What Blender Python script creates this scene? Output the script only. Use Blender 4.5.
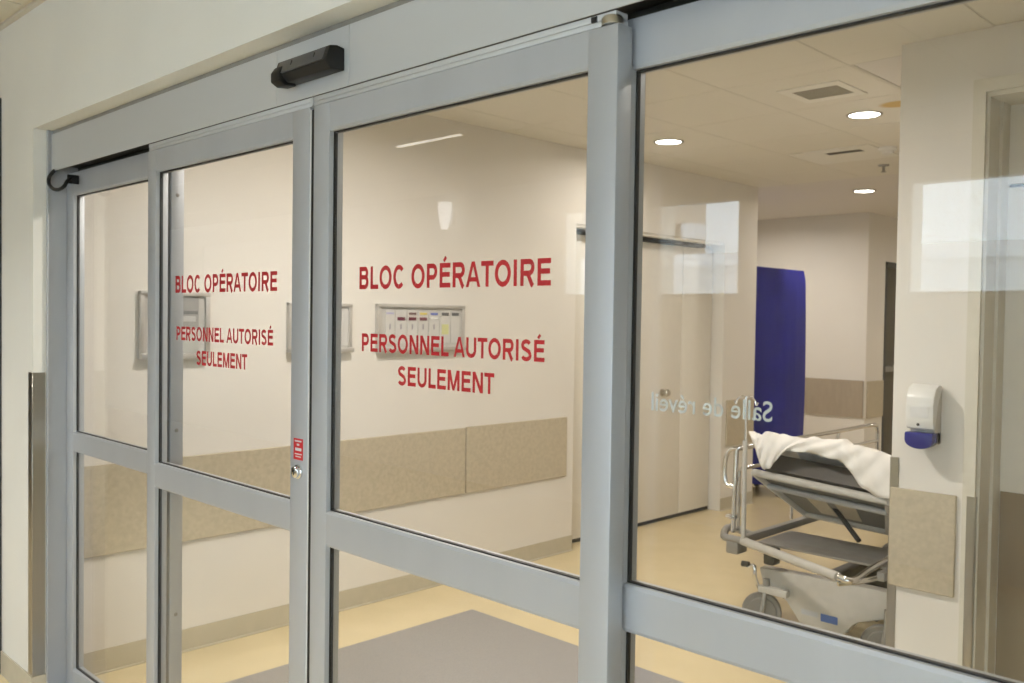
import bpy, bmesh, math, random
from mathutils import Vector, Matrix
random.seed(4)
scn = bpy.context.scene
COL = scn.collection
for o in list(bpy.data.objects): bpy.data.objects.remove(o)

# ------------------------------------------------------------------ camera
FPX, PAN, PITCH, ROLL = 907.63, -0.7796516, -0.02623125, 0.01453022
CAM = Vector((0, 0, 1.6))
FWD = Vector((math.sin(PAN)*math.cos(PITCH), math.cos(PAN)*math.cos(PITCH), math.sin(PITCH)))
_r = Vector((math.cos(PAN), -math.sin(PAN), 0)); _u = _r.cross(FWD)
RGT = math.cos(ROLL)*_r + math.sin(ROLL)*_u
UPV = -math.sin(ROLL)*_r + math.cos(ROLL)*_u
cd = bpy.data.cameras.new('camera'); cam = bpy.data.objects.new('camera', cd); COL.objects.link(cam)
cd.sensor_width = 36; cd.lens = FPX/1024*36; cd.clip_start = 0.05; cd.clip_end = 300
R3 = Matrix((RGT, UPV, -FWD)).transposed()
cam.matrix_world = Matrix.Translation(CAM) @ R3.to_4x4()
cd.dof.use_dof = True; cd.dof.focus_distance = 2.5; cd.dof.aperture_fstop = 5.6
scn.camera = cam

def on(ax, val, x, y):
    """point of the plane axis=val that the photo shows at pixel x, y"""
    d = FWD + RGT*((x-512)/FPX) - UPV*((y-341.5)/FPX)
    return CAM + d*((val-CAM[ax])/d[ax])

# ------------------------------------------------------------------ sky, lights, exposure
w = bpy.data.worlds.new('overcast_sky'); scn.world = w; w.use_nodes = True
bg = w.node_tree.nodes['Background']; bg.inputs[0].default_value = (0.74, 0.86, 1.0, 1); bg.inputs[1].default_value = 7.6
scn.view_settings.view_transform = 'Standard'; scn.view_settings.look = 'None'
scn.view_settings.exposure = 0; scn.view_settings.gamma = 1; scn.view_settings.use_curve_mapping = False

WIN_Y = -3.3                     # window wall of the hall behind the camera
WINDOWS = [(-15.6, -12.9), (-12.0, -9.8), (-5.30, -4.60), (-4.38, -3.62), (-2.37, -1.45), (-1.35, 3.7)]
WZ0, WZ1 = 1.79, 2.54
WLOW = 0.25                      # sill of the wide unseen window added at the right for more daylight
def area(name, loc, sx, sy, power, color, rot=(0, 0, 0), shape='RECTANGLE', spread=None):
    l = bpy.data.lights.new(name, 'AREA'); l.energy = power; l.color = color; l.shape = shape
    l.size = sx; l.size_y = sy
    if spread: l.spread = spread
    o = bpy.data.objects.new(name, l); COL.objects.link(o); o.location = loc; o.rotation_euler = rot
    return o
for a, b in WINDOWS:             # portals: they guide the sky light through the window openings
    z0 = WLOW if b > 3 else WZ0
    p = area('window_portal', ((a+b)/2, WIN_Y-0.10, (z0+WZ1)/2), b-a, WZ1-z0, 1, (1, 1, 1), (math.pi/2, 0, 0))
    p.data.cycles.is_portal = True

ZC = 2.765                       # ceiling of the operating block
ZO = 2.81                        # ceiling of the hall
WARM = (1.0, 0.92, 0.85)
HALLC = (1.0, 0.98, 0.96)

# ------------------------------------------------------------------ materials
def mat(name, col, rough=0.5, metal=0.0, noise=0.0, nscale=20, bump=0.0, bscale=200, stretch=(1, 1, 1), emit=0, ecol=None, col2=None, spec=0.5, coat=0):
    m = bpy.data.materials.new(name); m.use_nodes = True
    nt = m.node_tree; b = nt.nodes['Principled BSDF']
    b.inputs['Base Color'].default_value = (*col, 1); b.inputs['Roughness'].default_value = rough
    b.inputs['Metallic'].default_value = metal; b.inputs['Specular IOR Level'].default_value = spec
    b.inputs['Coat Weight'].default_value = coat
    if emit:
        b.inputs['Emission Color'].default_value = (*(ecol or col), 1); b.inputs['Emission Strength'].default_value = emit
    tc = nt.nodes.new('ShaderNodeTexCoord'); mp = nt.nodes.new('ShaderNodeMapping')
    mp.inputs['Scale'].default_value = stretch; nt.links.new(tc.outputs['Object'], mp.inputs[0])
    if noise or col2:
        n = nt.nodes.new('ShaderNodeTexNoise'); n.inputs['Scale'].default_value = nscale; n.inputs['Detail'].default_value = 5
        nt.links.new(mp.outputs[0], n.inputs['Vector'])
        r = nt.nodes.new('ShaderNodeValToRGB')
        c2 = col2 or tuple(min(1, c*(1+noise)) for c in col); c1 = tuple(c*(1-noise) for c in col)
        r.color_ramp.elements[0].position = 0.35; r.color_ramp.elements[1].position = 0.65
        r.color_ramp.elements[0].color = (*c1, 1); r.color_ramp.elements[1].color = (*c2, 1)
        nt.links.new(n.outputs[0], r.inputs[0]); nt.links.new(r.outputs[0], b.inputs['Base Color'])
    if bump:
        n2 = nt.nodes.new('ShaderNodeTexNoise'); n2.inputs['Scale'].default_value = bscale
        nt.links.new(mp.outputs[0], n2.inputs['Vector'])
        bp = nt.nodes.new('ShaderNodeBump'); bp.inputs['Strength'].default_value = bump; bp.inputs['Distance'].default_value = 0.002
        nt.links.new(n2.outputs[0], bp.inputs['Height']); nt.links.new(bp.outputs[0], b.inputs['Normal'])
    return m
def glass_mat(name, tint=(0.97, 0.98, 0.97)):
    m = bpy.data.materials.new(name); m.use_nodes = True; nt = m.node_tree; nt.nodes.clear()
    out = nt.nodes.new('ShaderNodeOutputMaterial'); mix = nt.nodes.new('ShaderNodeMixShader')
    t = nt.nodes.new('ShaderNodeBsdfTransparent'); g = nt.nodes.new('ShaderNodeBsdfGlossy'); f = nt.nodes.new('ShaderNodeFresnel')
    t.inputs[0].default_value = (*tint, 1); g.inputs['Roughness'].default_value = 0.0; f.inputs['IOR'].default_value = 1.5
    ge = nt.nodes.new('ShaderNodeNewGeometry'); mr = nt.nodes.new('ShaderNodeMapRange')   # air-to-glass on the front, glass-to-air on the back of the pane
    mr.inputs['To Min'].default_value = 1.5; mr.inputs['To Max'].default_value = 1/1.5
    nt.links.new(ge.outputs['Backfacing'], mr.inputs['Value']); nt.links.new(mr.outputs[0], f.inputs['IOR'])
    nt.links.new(f.outputs[0], mix.inputs[0]); nt.links.new(t.outputs[0], mix.inputs[1]); nt.links.new(g.outputs[0], mix.inputs[2])
    nt.links.new(mix.outputs[0], out.inputs[0]); return m
M = dict(
    alu=mat('satin_aluminium', (0.46, 0.473, 0.495), 0.42, 0.35, noise=0.03, nscale=6, stretch=(1, 1, 0.1)),
    alu_h=mat('satin_aluminium_header', (0.56, 0.57, 0.575), 0.45, 0.3, noise=0.02, nscale=4, stretch=(0.2, 1, 1)),
    steel=mat('brushed_stainless', (0.50, 0.47, 0.41), 0.28, 0.95, noise=0.12, nscale=8, stretch=(1, 1, 0.12)),
    chrome=mat('polished_chrome', (0.78, 0.78, 0.78), 0.10, 1.0, noise=0.02),
    greymetal=mat('grey_painted_metal', (0.31, 0.30, 0.28), 0.42, 0.4, noise=0.06),
    darkmetal=mat('dark_metal', (0.06, 0.06, 0.055), 0.45, 0.3, noise=0.1),
    paintgrey=mat('light_grey_enamel', (0.50, 0.48, 0.44), 0.35, 0.0, noise=0.04),
    gasket=mat('black_rubber_gasket', (0.012, 0.011, 0.010), 0.6, noise=0.1),
    black=mat('black_plastic', (0.014, 0.014, 0.014), 0.45, noise=0.1, spec=0.25),
    smoked=mat('smoked_sensor_window', (0.075, 0.075, 0.077), 0.3, noise=0.05, spec=0.3),
    glass=glass_mat('clear_glass'),
    red=mat('red_vinyl', (0.42, 0.013, 0.018), 0.5, noise=0.04),
    whitevinyl=mat('white_vinyl', (0.60, 0.61, 0.60), 0.5, noise=0.03),
    sticker=mat('red_sticker', (0.55, 0.015, 0.02), 0.4, noise=0.03),
    hallwall=mat('off_white_wall_paint', (0.74, 0.725, 0.67), 0.6, noise=0.015, nscale=3, bump=0.12, bscale=350),
    wall=mat('cream_wall_paint', (0.79, 0.75, 0.69), 0.6, noise=0.015, nscale=3, bump=0.1, bscale=350),
    ceil=mat('ceiling_tile_white', (0.76, 0.72, 0.64), 0.85, noise=0.02, nscale=60, bump=0.2, bscale=500),
    grid=mat('ceiling_grid_enamel', (0.62, 0.58, 0.51), 0.6, noise=0.02),
    gyps=mat('painted_plasterboard', (0.72, 0.68, 0.64), 0.8, noise=0.01),
    hallceil=mat('hall_ceiling_paint', (0.68, 0.64, 0.54), 0.8, noise=0.02),
    floor=mat('cream_vinyl_floor', (0.70, 0.58, 0.36), 0.22, noise=0.025, nscale=5, bump=0.02, bscale=40),
    base=mat('beige_vinyl_skirting', (0.52, 0.47, 0.36), 0.45, noise=0.03),
    bumper=mat('beige_wall_guard', (0.53, 0.46, 0.34), 0.5, noise=0.07, nscale=45, bump=0.1, bscale=150),
    bumperdark=mat('taupe_wall_guard', (0.40, 0.33, 0.25), 0.5, noise=0.05, nscale=25, stretch=(1, 1, 0.3)),
    matgrey=mat('grey_entrance_carpet', (0.30, 0.285, 0.285), 0.95, noise=0.10, nscale=260, bump=0.5, bscale=500),
    doorwhite=mat('ivory_door_paint', (0.82, 0.78, 0.70), 0.45, noise=0.015),
    trim=mat('ivory_trim_paint', (0.72, 0.68, 0.58), 0.45, noise=0.015),
    dark=mat('dark_gap', (0.02, 0.02, 0.02), 0.7, noise=0.1),
    darkdoor=mat('charcoal_door_paint', (0.05, 0.052, 0.055), 0.45, noise=0.05),
    shadowdoor=mat('dark_brown_door', (0.10, 0.085, 0.06), 0.5, noise=0.06),  # even dark brown, for the end door and the diffuser slot
    kick=mat('brown_protection_plate', (0.30, 0.23, 0.15), 0.5, noise=0.05, nscale=12, stretch=(1, 1, 0.2)),
    whiteplastic=mat('white_plastic', (0.80, 0.79, 0.76), 0.3, noise=0.02),
    clearplastic=mat('frosted_plastic', (0.66, 0.63, 0.58), 0.25, noise=0.03),
    blueplastic=mat('blue_plastic', (0.025, 0.025, 0.22), 0.25, noise=0.05),
    bluefabric=mat('royal_blue_nylon', (0.017, 0.019, 0.25), 0.6, noise=0.15, nscale=4, bump=0.1, bscale=120, spec=0.2),
    sheet=mat('white_cotton', (0.83, 0.80, 0.76), 0.85, noise=0.03, nscale=20, bump=0.4, bscale=90),
    mattress=mat('dark_mattress_vinyl', (0.065, 0.055, 0.047), 0.5, noise=0.1),
    board=mat('grey_board', (0.55, 0.53, 0.50), 0.4, noise=0.03),
    boardframe=mat('aluminium_board_frame', (0.60, 0.58, 0.55), 0.35, 0.5, noise=0.03),
    card=mat('white_card', (0.62, 0.60, 0.57), 0.6, noise=0.02),
    lamp=mat('lamp_diffuser', (1, 1, 1), 0.5, emit=14, ecol=(1, 0.93, 0.82)),
    halllamp=mat('hall_lamp_diffuser', (1, 1, 1), 0.5, emit=5, ecol=(1, 0.96, 0.88)),
    grille=mat('grey_vent_grille', (0.34, 0.31, 0.25), 0.6, noise=0.06),
    tileW=mat('vent_white_enamel', (0.80, 0.77, 0.70), 0.5, noise=0.02),
    tyre=mat('grey_caster_tyre', (0.20, 0.19, 0.175), 0.5, noise=0.06),
    brick=mat('brown_facade', (0.55, 0.44, 0.34), 0.8, noise=0.15, nscale=2),
    concrete=mat('pale_concrete', (0.74, 0.75, 0.76), 0.8, noise=0.06, nscale=3),
    paleroof=mat('pale_roof_membrane', (0.88, 0.89, 0.91), 0.7, noise=0.04, nscale=1),
    farglass=mat('facade_glazing', (0.10, 0.13, 0.16), 0.15, noise=0.1),
)
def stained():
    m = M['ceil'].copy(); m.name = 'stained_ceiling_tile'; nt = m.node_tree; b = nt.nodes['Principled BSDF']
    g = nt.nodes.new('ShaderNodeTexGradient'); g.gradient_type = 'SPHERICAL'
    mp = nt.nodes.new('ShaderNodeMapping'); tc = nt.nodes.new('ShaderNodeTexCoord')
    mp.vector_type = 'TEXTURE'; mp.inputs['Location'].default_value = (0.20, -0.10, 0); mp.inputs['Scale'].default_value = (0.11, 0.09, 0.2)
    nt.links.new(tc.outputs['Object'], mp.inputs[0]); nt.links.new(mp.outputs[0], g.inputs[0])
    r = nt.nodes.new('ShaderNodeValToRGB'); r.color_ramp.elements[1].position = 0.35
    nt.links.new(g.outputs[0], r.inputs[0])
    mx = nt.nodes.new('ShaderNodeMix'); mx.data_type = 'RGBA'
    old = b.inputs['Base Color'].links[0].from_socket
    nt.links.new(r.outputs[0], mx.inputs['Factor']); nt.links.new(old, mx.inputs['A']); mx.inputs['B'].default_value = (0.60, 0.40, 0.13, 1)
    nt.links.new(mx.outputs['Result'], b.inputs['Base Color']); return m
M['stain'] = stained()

# ------------------------------------------------------------------ builders
ORG = {}
def tag(o, label=None, cat=None, group=None, kind=None):
    if label: o['label'] = label
    if cat: o['category'] = cat
    if group: o['group'] = group
    if kind: o['kind'] = kind
    return o
def thing(name, loc, label, cat, group=None, kind=None):
    o = bpy.data.objects.new(name, None); COL.objects.link(o); o.location = loc; o.empty_display_size = 0.1
    ORG[o] = Vector(loc); return tag(o, label, cat, group, kind)
def obj(name, bm, m, parent=None, smooth=False, origin=None):
    """bmesh in world coordinates -> one mesh object (child of parent)"""
    off = ORG[parent] if parent else Vector(origin or (0, 0, 0))
    bmesh.ops.recalc_face_normals(bm, faces=bm.faces)
    bmesh.ops.translate(bm, verts=bm.verts, vec=-off)
    me = bpy.data.meshes.new(name); bm.to_mesh(me); bm.free()
    me.materials.append(M[m] if isinstance(m, str) else m)
    if smooth:
        for p in me.polygons: p.use_smooth = True
        try: me.set_sharp_from_angle(angle=math.radians(40))
        except Exception: pass
    o = bpy.data.objects.new(name, me); COL.objects.link(o)
    if parent: o.parent = parent
    else: o.location = off
    ORG[o] = off.copy(); return o
def abox(bm, x0, x1, y0, y1, z0, z1, bev=0.0, seg=2):
    g = bmesh.ops.create_cube(bm, size=1.0)
    vs = g['verts']
    bmesh.ops.scale(bm, vec=(abs(x1-x0), abs(y1-y0), abs(z1-z0)), verts=vs)
    bmesh.ops.translate(bm, vec=((x0+x1)/2, (y0+y1)/2, (z0+z1)/2), verts=vs)
    if bev:
        es = list({e for v in vs for e in v.link_edges})
        bmesh.ops.bevel(bm, geom=es, offset=bev, segments=seg, affect='EDGES', profile=0.5)
    return bm
def box(name, x0, x1, y0, y1, z0, z1, m, parent=None, bev=0.0, seg=2):
    return obj(name, abox(bmesh.new(), x0, x1, y0, y1, z0, z1, bev, seg), m, parent, smooth=bev > 0)
def boxes(name, lst, m, parent=None, bev=0.0):
    bm = bmesh.new()
    for b in lst: abox(bm, *b, bev)
    return obj(name, bm, m, parent, smooth=bev > 0)
def struct(o, label=None, cat=None):
    o['kind'] = 'structure'
    if label: o['label'] = label
    if cat: o['category'] = cat
    return o
def atube(bm, pts, r, n=10, cap=True):
    pts = [Vector(p) for p in pts]; rings = []; prev = None
    for i, p in enumerate(pts):
        t = (pts[min(i+1, len(pts)-1)] - pts[max(i-1, 0)]).normalized()
        a = prev if prev else (Vector((0, 0, 1)) if abs(t.z) < 0.9 else Vector((1, 0, 0)))
        s = (a - t*a.dot(t)).normalized(); prev = s; q = t.cross(s)
        rr = r[i] if isinstance(r, (list, tuple)) else r
        rings.append([bm.verts.new(p + (s*math.cos(2*math.pi*k/n) + q*math.sin(2*math.pi*k/n))*rr) for k in range(n)])
    for i in range(len(rings)-1):
        for k in range(n):
            bm.faces.new((rings[i][k], rings[i][(k+1) % n], rings[i+1][(k+1) % n], rings[i+1][k]))
    if cap: bm.faces.new(rings[0][::-1]); bm.faces.new(rings[-1])
    return bm
def tube(name, pts, r, m, parent=None, n=10):
    return obj(name, atube(bmesh.new(), pts, r, n), m, parent, smooth=True)
def curve(pts, n=6):
    """Catmull-Rom through the points"""
    P = [Vector(p) for p in pts]; P = [P[0]*2-P[1]] + P + [P[-1]*2-P[-2]]; out = []
    for i in range(1, len(P)-2):
        for k in range(n):
            t = k/n; a, b, c, d = P[i-1:i+3]
            out.append(0.5*((2*b)+(c-a)*t+(2*a-5*b+4*c-d)*t*t+(3*b-a-3*c+d)*t**3))
    return out + [P[-2]]
def prism(name, poly, ax, a0, a1, m, parent=None, bev=0.0):
    """polygon in the two other axes extruded along axis ax"""
    bm = bmesh.new(); oth = [i for i in range(3) if i != ax]; rows = []
    for a in (a0, a1):
        r = []
        for p in poly:
            v = [0, 0, 0]; v[ax] = a; v[oth[0]] = p[0]; v[oth[1]] = p[1]; r.append(bm.verts.new(v))
        rows.append(r)
    n = len(poly)
    bm.faces.new(rows[0]); bm.faces.new(rows[1][::-1])
    for i in range(n): bm.faces.new((rows[0][i], rows[1][i], rows[1][(i+1) % n], rows[0][(i+1) % n]))
    if bev:
        bmesh.ops.recalc_face_normals(bm, faces=bm.faces)
        bmesh.ops.bevel(bm, geom=list(bm.edges), offset=bev, segments=2, affect='EDGES', profile=0.5)
    return obj(name, bm, m, parent, smooth=bev > 0)
def lathe(name, prof, c, m, parent=None, n=24, axis='z'):
    bm = bmesh.new(); rings = []
    for r, h in prof:
        ring = []
        for k in range(n):
            a = 2*math.pi*k/n; x, y = r*math.cos(a), r*math.sin(a)
            v = {'z': (x, y, h), 'y': (x, h, y), 'x': (h, x, y)}[axis]
            ring.append(bm.verts.new(Vector(c)+Vector(v)))
        rings.append(ring)
    for i in range(len(rings)-1):
        for k in range(n): bm.faces.new((rings[i][k], rings[i][(k+1) % n], rings[i+1][(k+1) % n], rings[i+1][k]))
    bm.faces.new(rings[0]); bm.faces.new(rings[-1])
    return obj(name, bm, m, parent, smooth=True)
def text(name, s, x0, x1, zb, cap, y, m, parent, fat=0.0, mirror=False):
    """vinyl lettering on a pane: baseline zb, capital height cap, from x0 to x1"""
    def tmesh(body, off):
        c = bpy.data.curves.new(name, 'FONT'); c.body = body; c.extrude = 0.004; c.offset = off; c.resolution_u = 4
        t = bpy.data.objects.new(name, c); COL.objects.link(t)
        me = bpy.data.meshes.new_from_object(t.evaluated_get(bpy.context.evaluated_depsgraph_get()))
        bpy.data.objects.remove(t); bpy.data.curves.remove(c); return me
    h = tmesh('H', fat); zs = [v.co.y for v in h.vertices]; hb, ht = min(zs), max(zs)
    me = tmesh(s, fat); xs = [v.co.x for v in me.vertices]; a, b = min(xs), max(xs)
    sx = (x1-x0)/(b-a); sz = cap/(ht-hb); off = ORG[parent]
    for v in me.vertices:
        X = (v.co.x-a)*sx; Z = (v.co.y-hb)*sz + zb
        v.co = Vector(((x1-X) if mirror else (x0+X), y + v.co.z*0.08, Z)) - off
    me.materials.append(M[m]); o = bpy.data.objects.new(name, me); COL.objects.link(o); o.parent = parent; ORG[o] = off.copy()
    return o

def glyphs(body):
    """condensed sans-serif capitals as flat ribbons; capital height 1"""
    H = 0.098
    def arc(cx, cy, rx, ry, a0, a1, n=14):
        return [(cx+rx*math.cos(math.radians(a0+(a1-a0)*k/n)), cy+ry*math.sin(math.radians(a0+(a1-a0)*k/n))) for k in range(n+1)]
    def ribbon(pts, closed=False, h=H):
        P = [Vector((*p, 0)) for p in pts]; n = len(P); L = []; Rr = []
        for i in range(n):
            a = P[i-1] if (closed or i) else None; b = P[(i+1) % n] if (closed or i < n-1) else None
            d1 = (P[i]-a).normalized() if a is not None else None; d2 = (b-P[i]).normalized() if b is not None else None
            d1 = d1 or d2; d2 = d2 or d1
            n1 = Vector((-d1.y, d1.x, 0)); n2 = Vector((-d2.y, d2.x, 0)); m = (n1+n2).normalized(); k = h/max(0.35, m.dot(n1))
            L.append(P[i]+m*k); Rr.append(P[i]-m*k)
        return [(L[i], L[(i+1) % n], Rr[(i+1) % n], Rr[i]) for i in range(n if closed else n-1)]
    adv = dict(B=.93, L=.78, O=1.09, C=1.0, P=.91, E=.90, R=.98, A=.95, T=.84, I=.40, S=.92, N=1.0, U=1.0, M=1.18)
    adv['É'] = adv['E']; adv[' '] = .40
    quads = []; x = 0
    for ch in body:
        W = adv[ch]; l, r = 0.10+H, W-0.07-H; q = []; t = 1-H
        if ch in 'EÉ':
            q += ribbon([(W-.06, t), (l, t), (l, H), (W-.05, H)]) + ribbon([(l, .53), (W-.10, .53)])
            if ch == 'É': q += ribbon([(W*.42, 1.07), (W*.60, 1.24)], h=.075)
        elif ch == 'L': q += ribbon([(l, 1), (l, H), (W-.03, H)])
        elif ch == 'I': q += ribbon([(W/2, 0), (W/2, 1)])
        elif ch == 'T': q += ribbon([(.03, t), (W-.03, t)]) + ribbon([(W/2, t), (W/2, 0)])
        elif ch == 'O': q += ribbon(arc(W/2, .5, W/2-.06-H, .5-H+.015, 0, 360, 32)[:-1], True)
        elif ch == 'C': q += ribbon(arc(W/2+.01, .5, W/2-.06-H, .5-H+.015, 42, 318, 26))
        elif ch == 'U': q += ribbon([(l, 1), (l, .36)] + arc((l+r)/2, .36, (r-l)/2, .36-H+.01, 180, 360) [1:] + [(r, 1)])
        elif ch == 'N': q += ribbon([(l, 0), (l, 1)]) + ribbon([(r, 0), (r, 1)]) + [tuple(Vector((*p, 0)) for p in ((l-H, 1), (l+H+.03, 1), (r+H, 0), (r-H-.03, 0)))]
        elif ch == 'M':
            c = (l+r)/2; q += ribbon([(l, 0), (l, 1)]) + ribbon([(r, 0), (r, 1)])
            q += [tuple(Vector((*p, 0)) for p in ((l-H, 1), (l+H+.06, 1), (c+.075, 0), (c-.075, 0))), tuple(Vector((*p, 0)) for p in ((r-H-.06, 1), (r+H, 1), (c+.075, 0), (c-.075, 0)))]
        elif ch == 'A':
            c = W/2; q += [tuple(Vector((*p, 0)) for p in ((c-.10, 1), (c+.07, 1), (.185, 0), (.005, 0))), tuple(Vector((*p, 0)) for p in ((c-.07, 1), (c+.10, 1), (W-.005, 0), (W-.185, 0)))]
            q += ribbon([(.2, .30), (W-.2, .30)], h=H*.9)
        elif ch in 'PRB':
            q += ribbon([(l, 0), (l, 1)]); m = .43 if ch == 'P' else (.47 if ch == 'R' else .53); ry = (t-m)/2; k = r-ry*0.95 if r-ry*.95 > l else l
            q += ribbon([(l, t), (k, t)] + arc(k, (t+m)/2, r-k-(.03 if ch == 'B' else 0), ry, 90, -90)[1:-1] + [(k, m), (l, m)])
            if ch == 'B':
                ry = (m-H)/2; k = r-ry*.95; q += ribbon([(l, m), (k, m)] + arc(k, (m+H)/2, r-k+.01, ry, 90, -90)[1:-1] + [(k, H), (l, H)])
            if ch == 'R': q += ribbon([(l+.22, m), (l+.34, m-.03), (r-.05, .06), (r+.02, -.0)])
        elif ch == 'S':
            c = W/2; rx = W/2-.07-H
            q += ribbon(arc(c, .735, rx*.93, .265-H+.01, 25, 200, 16) + [(c-.20, .60), (c, .525), (c+.20, .445)] + arc(c, .265, rx, .265-H+.01, 20, -160, 16))
        quads += [tuple(p+Vector((x, 0, 0.004*(i % 7)+0.001*(i//7))) for p in f) for i, f in enumerate(q)]; x += W
    return quads
def caps(name, s, x0, x1, zb, cap, y, m, parent):
    """red vinyl capitals: baseline zb, capital height cap, from x0 to x1 on the pane at y"""
    Q = glyphs(s); xs = [p.x for f in Q for p in f]; a, b = min(xs), max(xs); k = (x1-x0)/(b-a)
    bm = bmesh.new()
    for f in Q: bm.faces.new([bm.verts.new((x0+(p.x-a)*k, y-0.0002-p.z*0.01, zb+p.y*cap)) for p in f])
    return obj(name, bm, m, parent)

# ================================================================== THE SETTING
H2 = 3.1
XW = -4.08                      # left wall of the operating block
YO, XO, ZL = 1.25, -3.965, 2.334   # hall wall face, edge and head of the opening
struct(box('floor', -20, 4, -3.4, 14, -0.2, 0, 'floor'), 'glossy cream vinyl floor running through the doorway', 'floor')
# hall side
struct(boxes('wall_front', [(-20, XO, YO, 1.44, 0, H2), (XO, 0.25, YO, 1.44, ZL, H2), (0.25, 4, YO, 1.44, 0, H2)], 'hallwall'),
       'off-white hall wall around the sliding door opening', 'wall')
hc = struct(box('ceiling_hall', -20, 4, -3.4, 1.25, ZO+0.012, ZO+0.2, 'hallceil'), 'beige ceiling of the hall outside the doors', 'ceiling')
tlist = []
for i in range(12):
    for j in range(4):
        x1 = -0.30-1.22*i; y1 = 1.205-1.22*j
        tlist.append((x1-1.205, x1, max(y1-1.205, -3.28), y1))
for x0, x1, y0, y1 in tlist:
    box('ceiling_panel', x0, x1, y0, y1, ZO+0.004, ZO+0.03, 'hallceil', hc)
box('wall_angle', -20, 4, 1.228, 1.25, ZO+0.000, ZO+0.012, 'grid', hc)
wl = [(-20, -1.35, WIN_Y-0.25, WIN_Y, 0, WZ0), (-1.35, 4, WIN_Y-0.25, WIN_Y, 0, WLOW), (3.7, 4, WIN_Y-0.25, WIN_Y, WLOW, WZ0), (-20, 4, WIN_Y-0.25, WIN_Y, WZ1, ZO+0.2)]
e = [-20]+[v for ab in WINDOWS for v in ab]+[4]
for i in range(0, len(e), 2): wl.append((e[i], e[i+1], WIN_Y-0.25, WIN_Y, WZ0, WZ1))
struct(boxes('wall_back', wl, 'hallwall'), 'hall wall with high windows facing the doors', 'wall')
struct(box('wall_left', -20.2, -20, -3.5, 1.5, 0, ZO+0.2, 'hallwall'), 'far end wall of the hall', 'wall')
struct(box('wall_right', 4, 4.2, -3.5, 4.2, 0, ZO+0.2, 'hallwall'), 'end wall of the hall to the right', 'wall')
WLAB = ['long hall window with a closed white blind at the far end of the hall', 'long hall window with a closed white blind before the hall corner', 'high hall window reflected beside the post of the doors',
        'high hall window with the brown tower outside', 'high hall window over the pale flat roof', 'wide low hall window reaching almost to the floor']
M['blind'] = mat('white_blind_fabric', (0.80, 0.80, 0.80), 0.8, noise=0.02)
for i, (a, b) in enumerate(WINDOWS):
    z0 = WLOW if b > 3 else WZ0
    wn = thing('window_%d' % (i+1), ((a+b)/2, WIN_Y-0.12, z0), WLAB[i], 'window', kind='structure')
    t = 0.02; y0, y1 = WIN_Y-0.06, WIN_Y-0.02
    boxes('window_frame', [(a, b, y0, y1, z0, z0+t), (a, b, y0, y1, WZ1-t, WZ1), (a, a+t, y0, y1, z0+t, WZ1-t), (b-t, b, y0, y1, z0+t, WZ1-t)], 'whiteplastic', wn)
    if b > 3:
        for xm in (-0.1, 1.2, 2.5): box('mullion', xm-0.02, xm+0.02, y0, y1, z0+t, WZ1-t, 'whiteplastic', wn)
    box('pane', a+t, b-t, WIN_Y-0.043, WIN_Y-0.037, z0+t, WZ1-t, 'glass', wn)
    if b < -9: box('roller_blind', a+0.01, b-0.01, WIN_Y-0.018, WIN_Y-0.015, z0+0.01, WZ1-0.01, 'blind', wn)  # blind added to weaken the reflections of these windows in the left panes
struct(prism('baseboard_front', [(-4.364, YO), (-4.364, YO-0.006), (XO-0.045, YO-0.006), (XO-0.045, YO)], 2, 0, 0.103, 'base'), 'beige vinyl skirting along the hall wall', 'baseboard')
struct(boxes('baseboard_reveal', [(XO-0.047, XO+0.006, YO-0.007, YO, 0, 0.103), (XO, XO+0.006, YO, 1.307, 0, 0.103)], 'base'), 'beige vinyl skirting turning into the door reveal', 'baseboard')
d3 = thing('door_3', (-4.85, YO, 0), 'charcoal door and frame beside the steel corner guard in the hall', 'door', kind='structure')
box('frame', -5.42, -4.366, YO-0.022, YO, 0.0, 2.52, 'darkdoor', d3, 0.003)
box('leaf', -5.36, -4.42, YO-0.032, YO-0.022, 0.01, 2.44, 'darkdoor', d3, 0.003)
lathe('handle', [(0.0, 0), (0.028, 0), (0.028, -0.05), (0.0, -0.05)], (-4.50, YO-0.032, 1.05), 'steel', d3, axis='y')

# operating block side
H2 = 3.1
struct(boxes('wall_corridor_left', [(XW-0.3, XW, 1.44, 4.74, 0, H2), (XW-0.3, XW, 4.74, 6.64, 2.25, H2), (XW-0.3, XW-0.15, 4.74, 6.64, 0, 2.25),
                                    (XW-0.3, XW, 6.64, 7.16, 0, H2)], 'wall'), 'cream corridor wall with notice boards and beige wall guards', 'wall')
struct(box('wall_corridor_right', -1.545, 4, 3.86, 14, 0, H2, 'wall') if False else boxes('wall_corridor_right',
       [(-1.545, -1.213, 3.86, 4.25, 0, H2), (-1.213, -0.20, 3.86, 4.25, 2.513, H2), (-0.20, 4, 3.86, 4.25, 0, H2), (-1.213, -0.20, 4.12, 4.25, 0, 2.513),
        (-1.545, -1.35, 4.25, 14, 0, H2)], 'wall'), 'cream wall with the soap dispenser and ivory door', 'wall')
struct(boxes('wall_corridor_end', [(-8, -4.1, 9.5, 9.75, 0, H2), (-4.35, -4.1, 9.75, 9.95, 0, H2), (-4.35, -4.1, 9.95, 10.95, 2.27, H2), (-4.35, -4.1, 10.95, 14, 0, H2),
                                   (-8.2, -8, 7.0, 9.75, 0, H2), (-8, XW-0.3, 6.95, 7.16, 0, H2), (-4.35, -1.3, 13.8, 14, 0, H2)], 'wall'), 'cream walls around the far end of the corridor', 'wall')
CE = struct(box('ceiling', -8.2, 4, 1.44, 14, ZC+0.006, H2, 'gyps'), 'suspended tile ceiling of the operating block', 'ceiling')
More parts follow.
